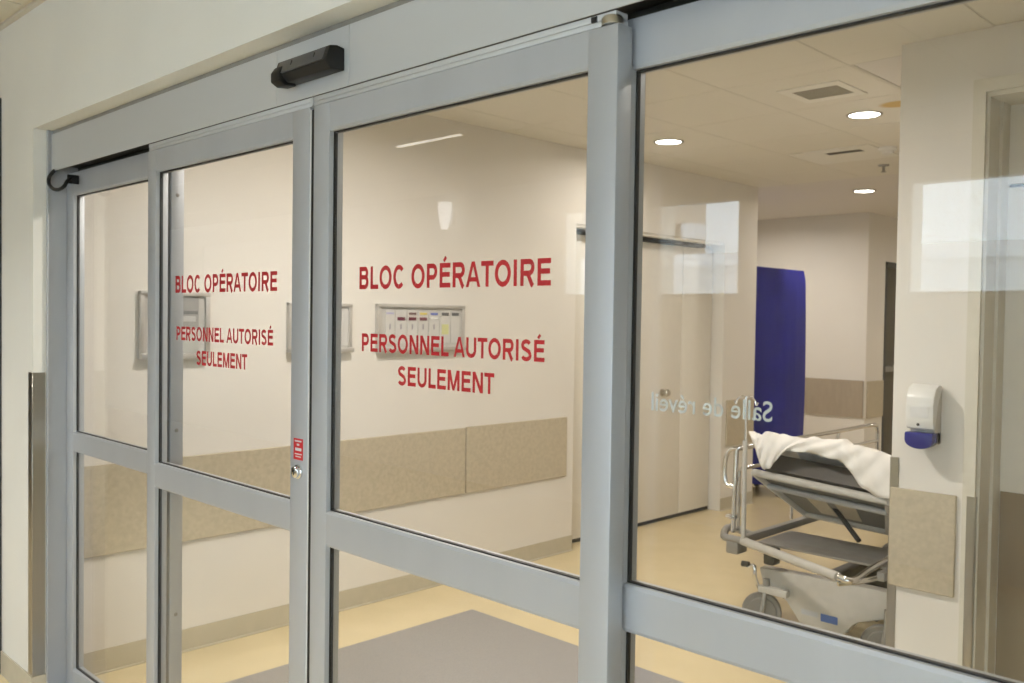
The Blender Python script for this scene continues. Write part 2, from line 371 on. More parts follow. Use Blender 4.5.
# T-bar grid and tiles
gx = [XW, -3.795, -3.145, -2.495, -1.84, -1.185, -0.53, 0.12, 0.77, 1.42]
gy = [1.44, 2.06, 2.71, 3.36, 4.01, 4.66, 5.31, 5.96, 6.61, 7.16]
gl = [(x-0.012, x+0.012, 1.44, 3.86 if x > -1.6 else 7.16, ZC+0.002, ZC+0.008) for x in gx]
gl += [(XW, 1.42 if y < 3.9 else -1.545, y-0.012, y+0.012, ZC+0.0025, ZC+0.0078) for y in gy]
boxes('grid_bars', gl, 'grid', CE)
tile_mesh = {}
for i in range(len(gx)-1):
    for j in range(len(gy)-1):
        x0, x1, y0, y1 = gx[i]+0.004, gx[i+1]-0.004, gy[j]+0.004, gy[j+1]-0.004
        if x0 > -1.6:
            if y0 > 3.86: continue
            y1 = min(y1, 3.855)
        if x1 > -1.545 and y0 > 3.4: 
            if y0 > 3.86: continue
        if -1.85 < x0 < -1.6 and y0 > 3.8: x1 = min(x1, -1.547)
        if -1.85 < x0 < -1.6 and y0 < 3.8 and y1 > 3.8: pass
        key = (round(x1-x0, 3), round(y1-y0, 3))
        special = (-2.5 < x0 < -2.45 and 4.6 < y0 < 4.7)
        if key in tile_mesh and not special:
            t = bpy.data.objects.new('ceiling_tile', tile_mesh[key]); COL.objects.link(t); t.parent = CE
        else:
            bm = abox(bmesh.new(), -(x1-x0)/2, (x1-x0)/2, -(y1-y0)/2, (y1-y0)/2, 0, 0.012, 0.002, 1)
            me = bpy.data.meshes.new('ceiling_tile'); bm.to_mesh(me); bm.free(); me.materials.append(M['ceil'])
            if not special: tile_mesh[key] = me
            t = bpy.data.objects.new('ceiling_tile', me); COL.objects.link(t); t.parent = CE
        t.location = ((x0+x1)/2, (y0+y1)/2, ZC)
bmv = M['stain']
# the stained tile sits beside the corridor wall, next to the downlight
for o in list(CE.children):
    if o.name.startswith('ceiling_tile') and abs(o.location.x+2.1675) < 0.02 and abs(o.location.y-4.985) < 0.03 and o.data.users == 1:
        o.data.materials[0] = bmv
# skirtings
struct(boxes('baseboard_left', [(XW, XW+0.006, 1.44, 4.74, 0, 0.105), (XW, XW+0.006, 6.64, 7.16, 0, 0.105), (XW, XW+0.02, 1.44, 4.74, 0, 0.006), (XW, XW+0.02, 6.64, 7.16, 0, 0.006)], 'base'), 'beige skirting along the corridor wall under the wall guards', 'baseboard')
struct(boxes('baseboard_right', [(-1.545, -1.254, 3.854, 3.86, 0, 0.105), (-1.551, -1.545, 3.9, 13.8, 0, 0.105)], 'base'), 'beige skirting below the soap dispenser wall', 'baseboard')
struct(boxes('baseboard_end', [(-8, -4.1, 9.494, 9.5, 0, 0.105), (-4.1, -4.094, 9.5, 9.95, 0, 0.105)], 'base'), 'beige skirting at the far end of the corridor', 'baseboard')

# ivory double door in the corridor wall
d4 = thing('door_4', (XW-0.11, 5.7, 0), 'ivory double door with a round knob in the corridor wall', 'door', kind='structure')
for y0, y1 in ((4.75, 6.19), (6.196, 6.63)):
    lf = box('leaf', XW-0.15, XW-0.11, y0, y1, 0.03, 2.195, 'doorwhite', d4, 0.002)
    box('bottom_seal', XW-0.145, XW-0.112, y0, y1, 0.004, 0.03, 'dark', lf)
    if y0 < 5: lathe('door_knob', [(0, 0), (0.030, 0), (0.030, 0.006), (0.011, 0.012), (0.011, 0.03), (0.027, 0.042), (0.030, 0.055), (0.022, 0.07), (0, 0.072)], (XW-0.11, 5.93, 1.025), 'steel', lf, axis='x')
box('door_head', XW-0.15, XW-0.075, 4.745, 6.45, 2.2, 2.228, 'dark', d4)
box('head_lining', XW-0.15, XW-0.01, 4.742, 6.638, 2.229, 2.249, 'doorwhite', d4)
# ivory door in the soap dispenser wall
d5 = thing('door_5', (-0.7, 3.86, 0), 'ivory framed door with a brown protection plate next to the dispenser', 'door', kind='structure')
boxes('casing', [(-1.254, -1.207, 3.843, 3.86, 0, 2.565), (-1.207, -0.15, 3.843, 3.86, 2.513, 2.565)], 'trim', d5)
boxes('jamb', [(-1.213, -1.195, 3.86, 4.10, 0, 2.513), (-1.195, -0.20, 3.86, 4.10, 2.495, 2.513), (-1.195, -1.183, 3.98, 4.10, 0, 2.495)], 'trim', d5)
box('transom_panel', -1.183, -0.21, 4.07, 4.10, 2.175, 2.495, 'doorwhite', d5)
lf = box('leaf', -1.183, -0.21, 4.07, 4.10, 0.01, 2.160, 'doorwhite', d5)
box('protection_plate', -1.180, -0.22, 4.066, 4.07, 0.02, 0.915, 'kick', lf)
box('gap_strip', -1.183, -0.21, 4.085, 4.10, 2.160, 2.175, 'dark', d5)
# dark door at the corridor end
d6 = thing('door_6', (-4.15, 10.4, 0), 'dark brown door with a grey rail at the end of the corridor', 'door', kind='structure')
box('leaf', -4.22, -4.16, 9.99, 10.92, 0.01, 2.22, 'shadowdoor', d6)
boxes('frame', [(-4.22, -4.09, 9.95, 9.99, 0, 2.27), (-4.22, -4.09, 10.92, 10.95, 0, 2.27), (-4.22, -4.09, 9.95, 10.95, 2.22, 2.27)], 'darkdoor', d6)
box('grab_rail', -4.16, -4.10, 10.0, 10.9, 1.06, 1.12, 'greymetal', d6)

# ================================================================== THE SLIDING DOORS
DS, DF = 1.32, 1.375
def glazed_panel(name, x0, x1, yf, th, ls, rs, zt, zgt, zr1, zr0, zgb, label, cat, rec=0.015):
    """ls, rs stile widths; zgt top of upper glass; zr0..zr1 mid rail; zgb bottom of lower glass"""
    p = thing(name, ((x0+x1)/2, yf+th/2, 0), label, cat, kind='structure')
    xi0, xi1 = x0+ls, x1-rs; B = 0.0025
    box('stile', x0, xi0, yf, yf+th, 0.008, zt, 'alu', p, B)
    box('stile', xi1, x1, yf, yf+th, 0.008, zt, 'alu', p, B)
    yr = yf+0.0008
    for nm, za, zb in (('top_rail', zgt, zt-0.001), ('middle_rail', zr0, zr1), ('bottom_rail', 0.010, zgb)):   # chamfered glazing lips
        ca = 0.0 if za < 0.02 else 0.007; cb = 0.0 if zb > zt-0.01 else 0.007; yb_ = yf+th-0.0008
        pl = [(yr+ca*0.5, za), (yb_-ca*0.5, za), (yb_, za+ca), (yb_, zb-cb), (yb_-cb*0.5, zb), (yr+cb*0.5, zb), (yr, zb-cb), (yr, za+ca)]
        pl = [q for i, q in enumerate(pl) if q != pl[i-1]]
        prism(nm, pl, 0, xi0-0.001, xi1+0.001, 'alu', p)
    panes = []
    for za, zb in ((zr1, zgt), (zgb, zr0)):
        g0, g1 = yf+rec, yf+rec+0.008
        gk = 0.0032
        pn = box('glass_pane', xi0-0.001, xi1+0.001, g0+0.001, g1-0.001, za-0.001, zb+0.001, 'glass', p)
        boxes('gasket', [(xi0, xi0+gk, g0-0.001, g1+0.001, za, zb), (xi1-gk, xi1, g0-0.001, g1+0.001, za, zb),
                         (xi0+gk, xi1-gk, g0-0.001, g1+0.001, za, za+gk*0.8), (xi0+gk, xi1-gk, g0-0.001, g1+0.001, zb-gk, zb)], 'gasket', pn)
        # glazing bead lip: a thin proud line along the frame
        panes.append(pn)
    return p, panes
SLp, SLg = glazed_panel('door_1', -3.046, -2.060, DS, 0.044, 0.061, 0.082, 2.143, 2.069, 1.095, 1.012, 0.125,
    'left sliding glass door leaf with red sticker and lock, lettered BLOC OPÉRATOIRE', 'sliding door')
SRp, SRg = glazed_panel('door_2', -2.041, -1.044, DS, 0.044, 0.071, 0.071, 2.143, 2.069, 1.095, 1.004, 0.125,
    'right sliding glass door leaf with large red lettering BLOC OPÉRATOIRE and no lock', 'sliding door')
FLp, FLg = glazed_panel('window_20', -3.955, -2.987, DF, 0.045, 0.075, 0.065, 2.165, 2.072, 1.106, 1.026, 0.125,
    'fixed aluminium framed glass sidelight beside the steel corner guard', 'sidelight')
FRp, FRg = glazed_panel('window_21', -1.100, -0.02, DF, 0.045, 0.047, 0.075, 2.165, 2.070, 1.096, 1.005, 0.125,
    'fixed aluminium framed glass sidelight with white mirrored lettering', 'sidelight')
yv = DS+0.0155
for P_, pane, xs in ((SRp, SRg[0], ((-1.855, -1.214), (-1.842, -1.228), (-1.697, -1.371))), (SLp, SLg[0], ((-2.868, -2.241), (-2.859, -2.260), (-2.718, -2.403)))):
    caps('lettering', 'BLOC OPÉRATOIRE', xs[0][0], xs[0][1], 1.665, 0.055, yv, 'red', pane)
    caps('lettering', 'PERSONNEL AUTORISÉ', xs[1][0], xs[1][1], 1.512, 0.044, yv, 'red', pane)
    caps('lettering', 'SEULEMENT', xs[2][0], xs[2][1], 1.437, 0.045, yv, 'red', pane)
text('lettering', 'Salle de réveil', -1.011, -0.762, 1.430, 0.034, DF+0.024, 'whitevinyl', FRg[0], 0.004, mirror=True)
# meeting edge seal and dark gap fill, hangers
box('edge_seal', -2.060, -2.0565, DS+0.002, DS+0.036, 0.02, 2.135, 'whiteplastic', SLp)
box('edge_seal', -2.0563, -2.041, DS+0.004, DS+0.036, 0.02, 2.135, 'gasket', SRp)  # black fill stands for the shade in the gap between the leaves
for P_, x0, x1 in ((SLp, -3.046, -2.051), (SRp, -2.048, -1.050)):
    box('hanger_rail', x0+0.004, x1, DS+0.002, DS+0.038, 2.1435, 2.154, 'alu_h', P_, 0.001)
    box('hanger_cover', x0+0.004, x1, DS+0.001, DS+0.036, 2.1545, 2.1665, 'alu_h', P_, 0.001)
lathe('roller_cap', [(0, 0), (0.021, 0), (0.021, 0.012), (0.018, 0.016), (0, 0.016)], (-1.066, DS+0.012, 2.1435), 'steel', SRp)
box('end_stop', -1.108, -1.094, DS-0.001, DS+0.02, 2.1545, 2.1645, 'gasket', SRp)
# screws in the edge of the left sidelight
for z in (0.564, 1.198, 2.0):
    lathe('screw', [(0, 0.0025), (0.006, 0.002), (0.007, 0), (0, 0)], (-2.987, DF+0.022, z), 'greymetal', FLp, n=12, axis='x')
# lock and sticker on the left leaf
lk = lathe('lock_cylinder', [(0, 0), (0.019, 0), (0.019, -0.005), (0.0155, -0.006), (0.0155, -0.014), (0.013, -0.016), (0, -0.016)], (-2.098, DS, 1.181), 'chrome', SLp, axis='y')
box('keyway', -2.0995, -2.0965, DS-0.0168, DS-0.016, 1.173, 1.189, 'dark', lk)
stk = box('sticker', -2.124, -2.079, DS-0.0006, DS, 1.212, 1.269, 'sticker', SLp)
boxes('sticker_print', [(-2.118, -2.086, DS-0.0009, DS-0.0006, 1.260, 1.264), (-2.108, -2.096, DS-0.0009, DS-0.0006, 1.250, 1.255),
    (-2.116, -2.086, DS-0.0009, DS-0.0006, 1.236, 1.244), (-2.118, -2.084, DS-0.0009, DS-0.0006, 1.226, 1.229), (-2.114, -2.088, DS-0.0009, DS-0.0006, 1.219, 1.222)], 'whitevinyl', stk)
# header
HY = 1.316
hd = thing('trim_1', (-1.9, HY, 2.167), 'aluminium header box with the door operator above the glass doors', 'door header', kind='structure')
ends = [-3.957, -2.2185, -1.8815, 0.0]
for a, b in zip(ends[:-1], ends[1:]):
    box('cover_panel', a+0.0006, b-0.0006, HY, HY+0.004, 2.168, 2.318, 'alu_h', hd, 0.0008, 1)
boxes('header_body', [(-3.955, 0, HY+0.004, 1.439, 2.195, 2.32), (-3.955, 0, 1.42, 1.439, 2.167, 2.195)], 'darkmetal', hd)
box('top_flange', -3.955, 0.0, HY+0.006, HY+0.03, 2.3205, 2.3335, 'greymetal', hd)
# jamb lining
struct(boxes('trim_2', [(XO+0.0002, XO+0.010, 1.306, 1.439, 0, 2.334), (XO+0.0002, XO+0.016, 1.300, 1.306, 0.0, 2.334)], 'alu'), 'aluminium jamb lining at the corner guard end of the doors', 'door jamb')
struct(box('trim_3', -0.02, 0.25, 1.306, 1.439, 0, 2.334, 'alu'), 'aluminium jamb at the far end of the lettered sidelight', 'door jamb')
struct(box('trim_4', XO, 0.25, 1.31, 1.43, 0, 0.005, 'alu'), 'aluminium floor track below the glass doors', 'threshold')

# black motion sensor
sn = thing('motion_sensor', (-2.05, HY, 2.2), 'black motion sensor on the aluminium door header', 'sensor')
pr = [(HY, 2.207), (HY, 2.262), (HY-0.022, 2.266), (HY-0.044, 2.262), (HY-0.057, 2.222), (HY-0.040, 2.205)]
prism('housing', pr, 0, -2.140, -1.899, 'black', sn, 0.003)
pw = [(HY-0.044, 2.259), (HY-0.0475, 2.259), (HY-0.0595, 2.226), (HY-0.055, 2.225)]
cover = prism('sensor_window', pw, 0, -2.125, -1.909, 'smoked', sn, 0.0006)
for x in (-2.06, -1.955): prism('mark', [(HY-0.050, 2.252), (HY-0.0522, 2.252), (HY-0.0555, 2.240), (HY-0.053, 2.240)], 0, x-0.0012, x+0.0012, 'gasket', cover)
prism('lens_pod', [(HY-0.01, 2.200), (HY-0.03, 2.246), (HY-0.052, 2.247), (HY-0.064, 2.230), (HY-0.064, 2.206), (HY-0.045, 2.196)], 0, -2.143, -2.100, 'black', sn, 0.004)

# black cable loop at the header end
pts = [on(1, 1.302, 52, 173), on(1, 1.300, 49.0, 178), on(1, 1.300, 49.2, 184), on(1, 1.300, 53, 188.8), on(1, 1.302, 58.5, 189.6), on(1, 1.305, 64, 186.5), on(1, 1.32, 67, 181.5), on(1, 1.34, 70, 179)]
pts = [Vector(on(1, 1.33, 56, 169.5))] + [Vector(p) for p in pts]
lc = thing('cable_loop', on(1, 1.31, 58, 185), 'black flexible cable loop hanging under the header end', 'cable')
tube('cable', curve(pts, 5), 0.0075, 'black', lc, 8)
e_ = Vector(pts[-1])
obj('cable_clip', abox(bmesh.new(), e_.x-0.006, e_.x+0.004, e_.y-0.010, DF-0.0005, e_.z-0.018, e_.z+0.018, 0.003), 'black', lc, True)

# steel corner guards
def guard(label, x, y, z0, z1, sx, lx, ly, m='steel'):
    """L-shaped guard on the corner x, y: one leg on the face y, one on the side x"""
    t = 0.003; bm = bmesh.new()
    abox(bm, x, x-sx*lx, y-t, y-0.0002, z0, z1, 0.0008, 1); abox(bm, x, x+sx*t, y-t, y+ly, z0, z1, 0.0008, 1)
    return tag(obj('corner_guard', bm, m, None, True, (x, y, z0)), label, 'corner guard')
guard('tall steel corner guard on the hall wall beside the glass doors', XO+0.0012, YO-0.001, 0.104, 1.349, 1, 0.046, 0.046)
guard('steel corner guard on the wall end beside the stretcher', -1.5462, 3.859, 0.106, 1.035, -1, 0.034, 0.06)
guard('narrow steel guard on the casing of the ivory door', -1.2055, 3.842, 0.106, 0.915, 1, 0.03, 0.03)

# entrance mat
mt = tag(obj('floor_mat', abox(bmesh.new(), -3.592, -1.50, 1.56, 3.355, 0.0005, 0.009, 0.003, 1), 'matgrey', None, True, (-2.5, 2.45, 0)), 'grey carpet entrance mat on the cream floor behind the doors', 'mat')

# wall guards
def wguard(label, x0, x1, y0, y1, z0, z1, m='bumper', **k):
    o = obj('wall_guard', abox(bmesh.new(), x0, x1, y0, y1, z0, z1, 0.003, 1), m, None, True, ((x0+x1)/2, (y0+y1)/2, z0)); tag(o, label, 'wall guard'); return o
wguard('long beige wall guard panel below the three notice boards', XW+0.0003, XW+0.016, 1.445, 3.722, 0.525, 0.926)
wguard('short beige wall guard panel next to the ivory double door', XW+0.0003, XW+0.016, 3.732, 4.66, 0.525, 0.930)
wguard('small beige wall guard panel between double door and blue cover', XW+0.0003, XW+0.016, 6.70, 7.14, 0.54, 0.930)
wguard('square beige wall guard panel below the soap dispenser', -1.542, -1.278, 3.844, 3.8597, 0.495, 0.908)
wguard('wide taupe wall guard panel on the wall behind the blue cover', -6.0, -4.115, 9.482, 9.4997, 0.585, 0.982, 'bumperdark')
wguard('narrow beige wall guard panel beside the dark door', -4.0997, -4.084, 9.53, 9.94, 0.58, 0.975)

# ------------------------------------------------------------------ notice boards
def board(label, y0, y1, z0, z1):
    b = thing('notice_board', (XW, (y0+y1)/2, z0), label, 'notice board')
    box('panel', XW+0.0005, XW+0.014, y0, y1, z0, z1, 'board', b)
    x = XW+0.014
    for f0, f1 in ((y0-0.01, y0+0.012), (y1-0.012, y1+0.01)): box('frame_side', XW+0.0005, x+0.012, f0, f1, z0-0.005, z1+0.005, 'boardframe', b, 0.002)
    box('top_rail', XW+0.0005, x+0.016, y0-0.01, y1+0.01, z1-0.012, z1+0.008, 'boardframe', b, 0.003)
    box('tray', XW+0.0005, x+0.035, y0-0.01, y1+0.01, z0-0.012, z0+0.012, 'boardframe', b, 0.004)
    return b
def cmat(c):
    k = 'card%.2f%.2f%.2f' % c
    if k not in M: M[k] = mat('coloured_card', c, 0.5, noise=0.03)
    return k
x = XW+0.014
b1 = board('framed grey notice board closest to the glass doors', 1.735, 2.05, 1.40, 1.69)
for y0, y1, z0, z1, c in ((1.79, 1.84, 1.60, 1.66, (0.20, 0.19, 0.18)), (1.79, 1.84, 1.49, 1.57, (0.22, 0.20, 0.19)), (1.79, 1.84, 1.47, 1.485, (0.6, 0.45, 0.08)), (1.79, 1.84, 1.43, 1.455, (0.1, 0.1, 0.12)),
                          (1.88, 2.005, 1.53, 1.675, (0.36, 0.35, 0.33)), (1.89, 2.0, 1.595, 1.61, (0.2, 0.2, 0.2)), (1.90, 1.99, 1.56, 1.585, (0.55, 0.54, 0.52)), (1.88, 2.005, 1.42, 1.51, (0.50, 0.50, 0.46))):
    box('card', x, x+0.004 + (0.002 if z1-z0 < 0.03 else 0), y0, y1, z0, z1, cmat(c), b1)
b2 = board('small pale notice board behind the meeting edge of the doors', 2.495, 2.865, 1.415, 1.655)
for y0 in (2.53, 2.60, 2.67, 2.74, 2.805): box('card_strip', x, x+0.004, y0, y0+0.05, 1.44, 1.635, 'card', b2)
b3 = board('wide notice board with columns of coloured name cards', 3.055, 3.685, 1.412, 1.660)
colw = [3.10, 3.17, 3.255, 3.335, 3.415, 3.50, 3.585, 3.66]
for i in range(7):
    a, b = colw[i], colw[i+1]; st = box('card_strip', x, x+0.004, a+0.004, b-0.006, 1.445, 1.635, 'card', b3)
    m_ = (a+b)/2; hw = 0.026
    cards = {0: [(1.615, 0.010, (0.45, 0.44, 0.62))], 1: [(1.585, 0.018, (0.16, 0.03, 0.06))], 2: [(1.615, 0.012, (0.18, 0.10, 0.10)), (1.585, 0.018, (0.15, 0.03, 0.05))],
             3: [(1.615, 0.012, (0.75, 0.62, 0.15)), (1.585, 0.018, (0.20, 0.07, 0.09))], 4: [(1.615, 0.012, (0.16, 0.20, 0.52)), (1.588, 0.010, (0.85, 0.85, 0.83))],
             5: [(1.615, 0.018, (0.12, 0.12, 0.12)), (1.525, 0.06, (0.62, 0.62, 0.30))], 6: [(1.615, 0.018, (0.12, 0.12, 0.12))]}[i]
    for z, h, c in cards: box('card', x+0.004, x+0.007, m_-hw, m_+hw, z-h/2, z+h/2, cmat(c), st)
    if i < 5: box('tag', x+0.004, x+0.006, m_-0.004, m_+0.004, 1.525, 1.555, cmat((0.35, 0.33, 0.36)), st)

# ------------------------------------------------------------------ ceiling fittings
def downlight(label, x, y, z, power, col, lampm='lamp', grp=None, spread=170):
    d = thing('downlight', (x, y, z), label, 'downlight', grp)
    lathe('trim_ring', [(0.083, 0.0), (0.083, -0.006), (0.096, -0.006), (0.098, 0.0)], (x, y, z+0.0015), 'greymetal', d, 32)
    lathe('lens', [(0, -0.0035), (0.081, -0.0035), (0.082, 0.0), (0, 0.0)], (x, y, z+0.001), lampm, d, 32)
    l = area('downlight_lamp', (x, y, z-0.012), 0.15, 0.15, power, col, (0, 0, 0), 'DISK', math.radians(spread)); l.parent = d; l.location = (0, 0, -0.012)
    return d
PI_ = 14
downlight('round recessed downlight near the square grey vent', -2.205, 5.01, ZC, PI_, WARM)
downlight('round recessed downlight above the ivory double door', -3.48, 4.95, ZC, PI_*0.6, WARM)
downlight('round recessed downlight beyond the sprinkler', -3.465, 7.91, ZC, PI_, WARM)
for xx, yy, kk in ((-2.75, 2.45, 3.0), (-2.0, 2.2, 0.6), (-0.6, 2.60, 0.3), (-5.0, 8.3, 1.7), (-2.4, 10.6, 1.5)):
    downlight('recessed downlight of the corridor hidden by the door frames', xx, yy, ZC, PI_*kk, WARM, grp='corridor downlights out of sight')
for xx, pw in ((-6.2, 24), (-3.9, 20), (-1.6, 11)):
    downlight('recessed downlight in the hall ceiling before the doors', xx, -0.35, ZO, pw, HALLC, 'halllamp', 'hall downlights out of sight', 125)
# hall strip light seen reflected in the glass
sl = thing('strip_light', (-4.7, -1.27, ZO), 'long hall ceiling strip light reflected in the glass doors', 'strip light')
box('housing', -5.08, -4.37, -1.30, -1.24, ZO-0.03, ZO+0.003, 'whiteplastic', sl, 0.004)
box('diffuser', -5.05, -4.40, -1.285, -1.255, ZO-0.036, ZO-0.0302, 'halllamp', sl)

ws = thing('wall_sconce', (-6.77, WIN_Y, 2.45), 'white cone wall lamp between the hall windows reflected in the glass', 'wall lamp')
lathe('shade', [(0, 2.46), (0.035, 2.46), (0.065, 2.62), (0.068, 2.72), (0, 2.72)], (-6.77, WIN_Y+0.095, 0), mat('sconce_glass', (1, 1, 1), 0.5, emit=3, ecol=(0.92, 0.94, 1.0)), ws)
box('wall_plate', -6.82, -6.72, WIN_Y+0.0005, WIN_Y+0.03, 2.50, 2.70, 'whiteplastic', ws, 0.004)
def vent(label, x0, x1, y0, y1, gx0, gx1, gy0, gy1):
    v = thing('ceiling_vent', ((x0+x1)/2, (y0+y1)/2, ZC), label, 'vent')
    z0 = ZC-0.006
    boxes('frame', [(x0, x1, y0, gy0, z0, ZC+0.001), (x0, x1, gy1, y1, z0, ZC+0.001), (x0, gx0, gy0, gy1, z0, ZC+0.001), (gx1, x1, gy0, gy1, z0, ZC+0.001)], 'tileW', v)
    box('grille', gx0, gx1, gy0, gy1, ZC-0.003, ZC-0.0005, 'grille' if gy1-gy0 > 0.1 else 'shadowdoor', v)
    n = max(2, int((gy1-gy0)/0.025))
    for i in range(n):
        yy = gy0+(i+0.5)*(gy1-gy0)/n
        box('slat', gx0, gx1, yy-0.003, yy+0.003, ZC-0.0055, ZC-0.003, 'grille' if gy1-gy0 > 0.1 else 'shadowdoor', v)
vent('square ceiling vent with grey grille near the downlight', -2.31, -1.985, 4.21, 4.54, -2.265, -2.025, 4.28, 4.48)
vent('wide ceiling diffuser with a dark slot near the sprinkler', -3.115, -2.54, 5.85, 6.37, -2.90, -2.65, 5.96, 6.05)
sd = thing('smoke_detector', (-2.62, 6.13, ZC), 'round white smoke detector beside the ceiling diffuser', 'smoke detector')
lathe('base', [(0, 0.0), (0.06, 0), (0.06, -0.015), (0.05, -0.022), (0, -0.022)], (-2.50, 6.05, ZC), 'whiteplastic', sd)
lathe('chamber', [(0, -0.022), (0.042, -0.022), (0.038, -0.042), (0.02, -0.048), (0, -0.048)], (-2.50, 6.05, ZC), 'whiteplastic', sd)
sp = thing('sprinkler', (-2.79, 6.69, ZC), 'small pendant sprinkler head hanging from the corridor ceiling', 'sprinkler')
lathe('escutcheon', [(0, 0.002), (0.04, 0.002), (0.038, -0.008), (0.015, -0.012), (0, -0.012)], (-2.79, 6.69, ZC), 'greymetal', sp)
lathe('stem', [(0, -0.012), (0.012, -0.012), (0.010, -0.05), (0, -0.05)], (-2.79, 6.69, ZC), 'greymetal', sp, 12)
lathe('deflector', [(0, -0.05), (0.018, -0.05), (0.018, -0.054), (0, -0.054)], (-2.79, 6.69, ZC), 'greymetal', sp, 16)

# ------------------------------------------------------------------ soap dispenser
DX, DY, DZ = -1.398, 3.86, 0.010
def yz(l): return [(DY-a, b+DZ) for a, b in l]
dp = thing('soap_dispenser', (DX, DY, 1.1), 'white wall soap dispenser with blue push lever above the wall guard', 'dispenser')
prism('back_plate', yz([(0, 1.10), (0, 1.325), (0.030, 1.325), (0.072, 1.18), (0.066, 1.125), (0.03, 1.10)]), 0, DX-0.048, DX+0.052, 'clearplastic', dp, 0.006)
prism('cover', yz([(0.008, 1.337), (0.040, 1.345), (0.078, 1.328), (0.098, 1.295), (0.104, 1.262), (0.101, 1.20), (0.093, 1.163), (0.078, 1.163), (0.045, 1.27), (0.008, 1.32)]), 0, DX-0.056, DX+0.056, 'whiteplastic', dp, 0.007)
pl = [(DX-0.056, 1.150+DZ), (DX-0.057, 1.118+DZ)] + [(DX-0.056*math.cos(math.pi*k/10), 1.115+DZ-0.032*math.sin(math.pi*k/10)) for k in range(1, 10)] + [(DX+0.057, 1.118+DZ), (DX+0.056, 1.150+DZ)]
prism('push_lever', pl, 1, DY-0.108, DY-0.045, 'blueplastic', dp, 0.007)
prism('lever_mount', yz([(0.001, 1.10), (0.001, 1.155), (0.05, 1.155), (0.05, 1.10)]), 0, DX-0.02, DX+0.052, 'clearplastic', dp, 0.006)
lathe('level_button', [(0, 0), (0.006, 0), (0.006, -0.004), (0, -0.004)], (DX-0.005, DY-0.0965, 1.182+DZ), 'darkmetal', dp, 12, 'y')
prism('label_plate', yz([(0.1025, 1.255), (0.1060, 1.255), (0.1035, 1.210), (0.1000, 1.210)]), 0, DX-0.035, DX+0.035, cmat((0.74, 0.74, 0.74)), dp)

# ------------------------------------------------------------------ tall blue cover
def blue_cover():
    c = thing('covered_trolley', (-4.12, 7.72, 0), 'tall equipment trolley under a royal blue fabric cover', 'trolley')
    bm = bmesh.new(); NZ, NA = 26, 64; rings = []
    hx0, hy0 = 0.25, 0.25; cx_, cy_ = -4.25, 7.75
    for i in range(NZ+1):
        t = i/NZ; z = 0.10 + 2.0*t
        bulge = 1 + 0.05*math.sin(math.pi*min(1, t*1.1)) - (0.05 if t < 0.12 else 0)*(1-t/0.12)
        top = 1.0 if t < 0.93 else 1-0.07*((t-0.93)/0.07)**2
        ring = []
        for k in range(NA):
            a = 2*math.pi*k/NA; ca, sa = math.cos(a), math.sin(a)
            n = 5.0; rr = (abs(ca)**n+abs(sa)**n)**(-1/n)
            fold = 1 + 0.022*math.sin(7*a+3*t) * (1-t*0.6) + 0.012*math.sin(13*a-5*t)*(1-t)
            fold -= 0.05*math.exp(-((a-(4.30+0.55*t))/0.07)**2)*min(1, 1.6*(1-t)+0.3)
            ring.append(bm.verts.new((cx_+hx0*rr*ca*bulge*top*fold, cy_+hy0*rr*sa*bulge*top*fold, z-0.03*ca*(t > .95))))
        rings.append(ring)
    for i in range(NZ):
        for k in range(NA): bm.faces.new((rings[i][k], rings[i][(k+1) % NA], rings[i+1][(k+1) % NA], rings[i+1][k]))
    bm.faces.new(rings[-1])
    obj('fabric_cover', bm, 'bluefabric', c, True)
    box('base_frame', cx_-0.25, cx_+0.25, cy_-0.20, cy_+0.20, 0.10, 0.14, 'darkmetal', c)
    for sx in (-1, 1):
        for sy in (-1, 1):
            lathe('caster', [(0, -0.015), (0.05, -0.015), (0.052, 0), (0.05, 0.015), (0, 0.015)], (cx_+sx*0.21, cy_+sy*0.17, 0.052), 'darkmetal', c, 16, 'x')
blue_cover()

# ------------------------------------------------------------------ stretcher
st = thing('stretcher', (-2.05, 5.0, 0), 'hospital stretcher with raised backrest and chrome rails in the corridor', 'stretcher')
def quadbox(bm, a, b, c, d, th):
    """slab whose top quad is a b c d, thickness th downward along its normal"""
    a, b, c, d = map(Vector, (a, b, c, d)); n = (b-a).cross(d-a).normalized()
    if n.z < 0: n = -n
    v = [bm.verts.new(p) for p in (a, b, c, d)]; w2 = [bm.verts.new(p-n*th) for p in (a, b, c, d)]
    bm.faces.new(v); bm.faces.new(w2[::-1])
    for i in range(4): bm.faces.new((v[i], w2[i], w2[(i+1) % 4], v[(i+1) % 4]))
    return n
NL, NR = on(1, 4.30, 755, 470), on(1, 4.22, 890, 499)
HL, HR = on(1, 4.75, 806, 511), on(1, 4.66, 890, 529)
bm = bmesh.new(); nrm = quadbox(bm, NL, NR, HR, HL, 0.012)
M['backpanel'] = mat('dark_grey_backrest', (0.15, 0.145, 0.13), 0.45, noise=0.08)
bk = obj('backrest', bm, 'backpanel', st)
def lerp(a, b, t): return Vector(a)*(1-t)+Vector(b)*t
bm = bmesh.new()
for a, b in ((NL, NR), (NR, HR), (HR, HL), (HL, NL)): atube(bm, [a-nrm*0.014, b-nrm*0.014], 0.020, 10)
obj('backrest_frame', bm, 'paintgrey', bk, True)
bm = bmesh.new()
atube(bm, [lerp(NL, HL, .25)+(NR-NL)*.02-nrm*.03, lerp(NR, HR, .25)-nrm*.03], 0.016, 8)
obj('cross_bar', bm, 'alu', bk, True)
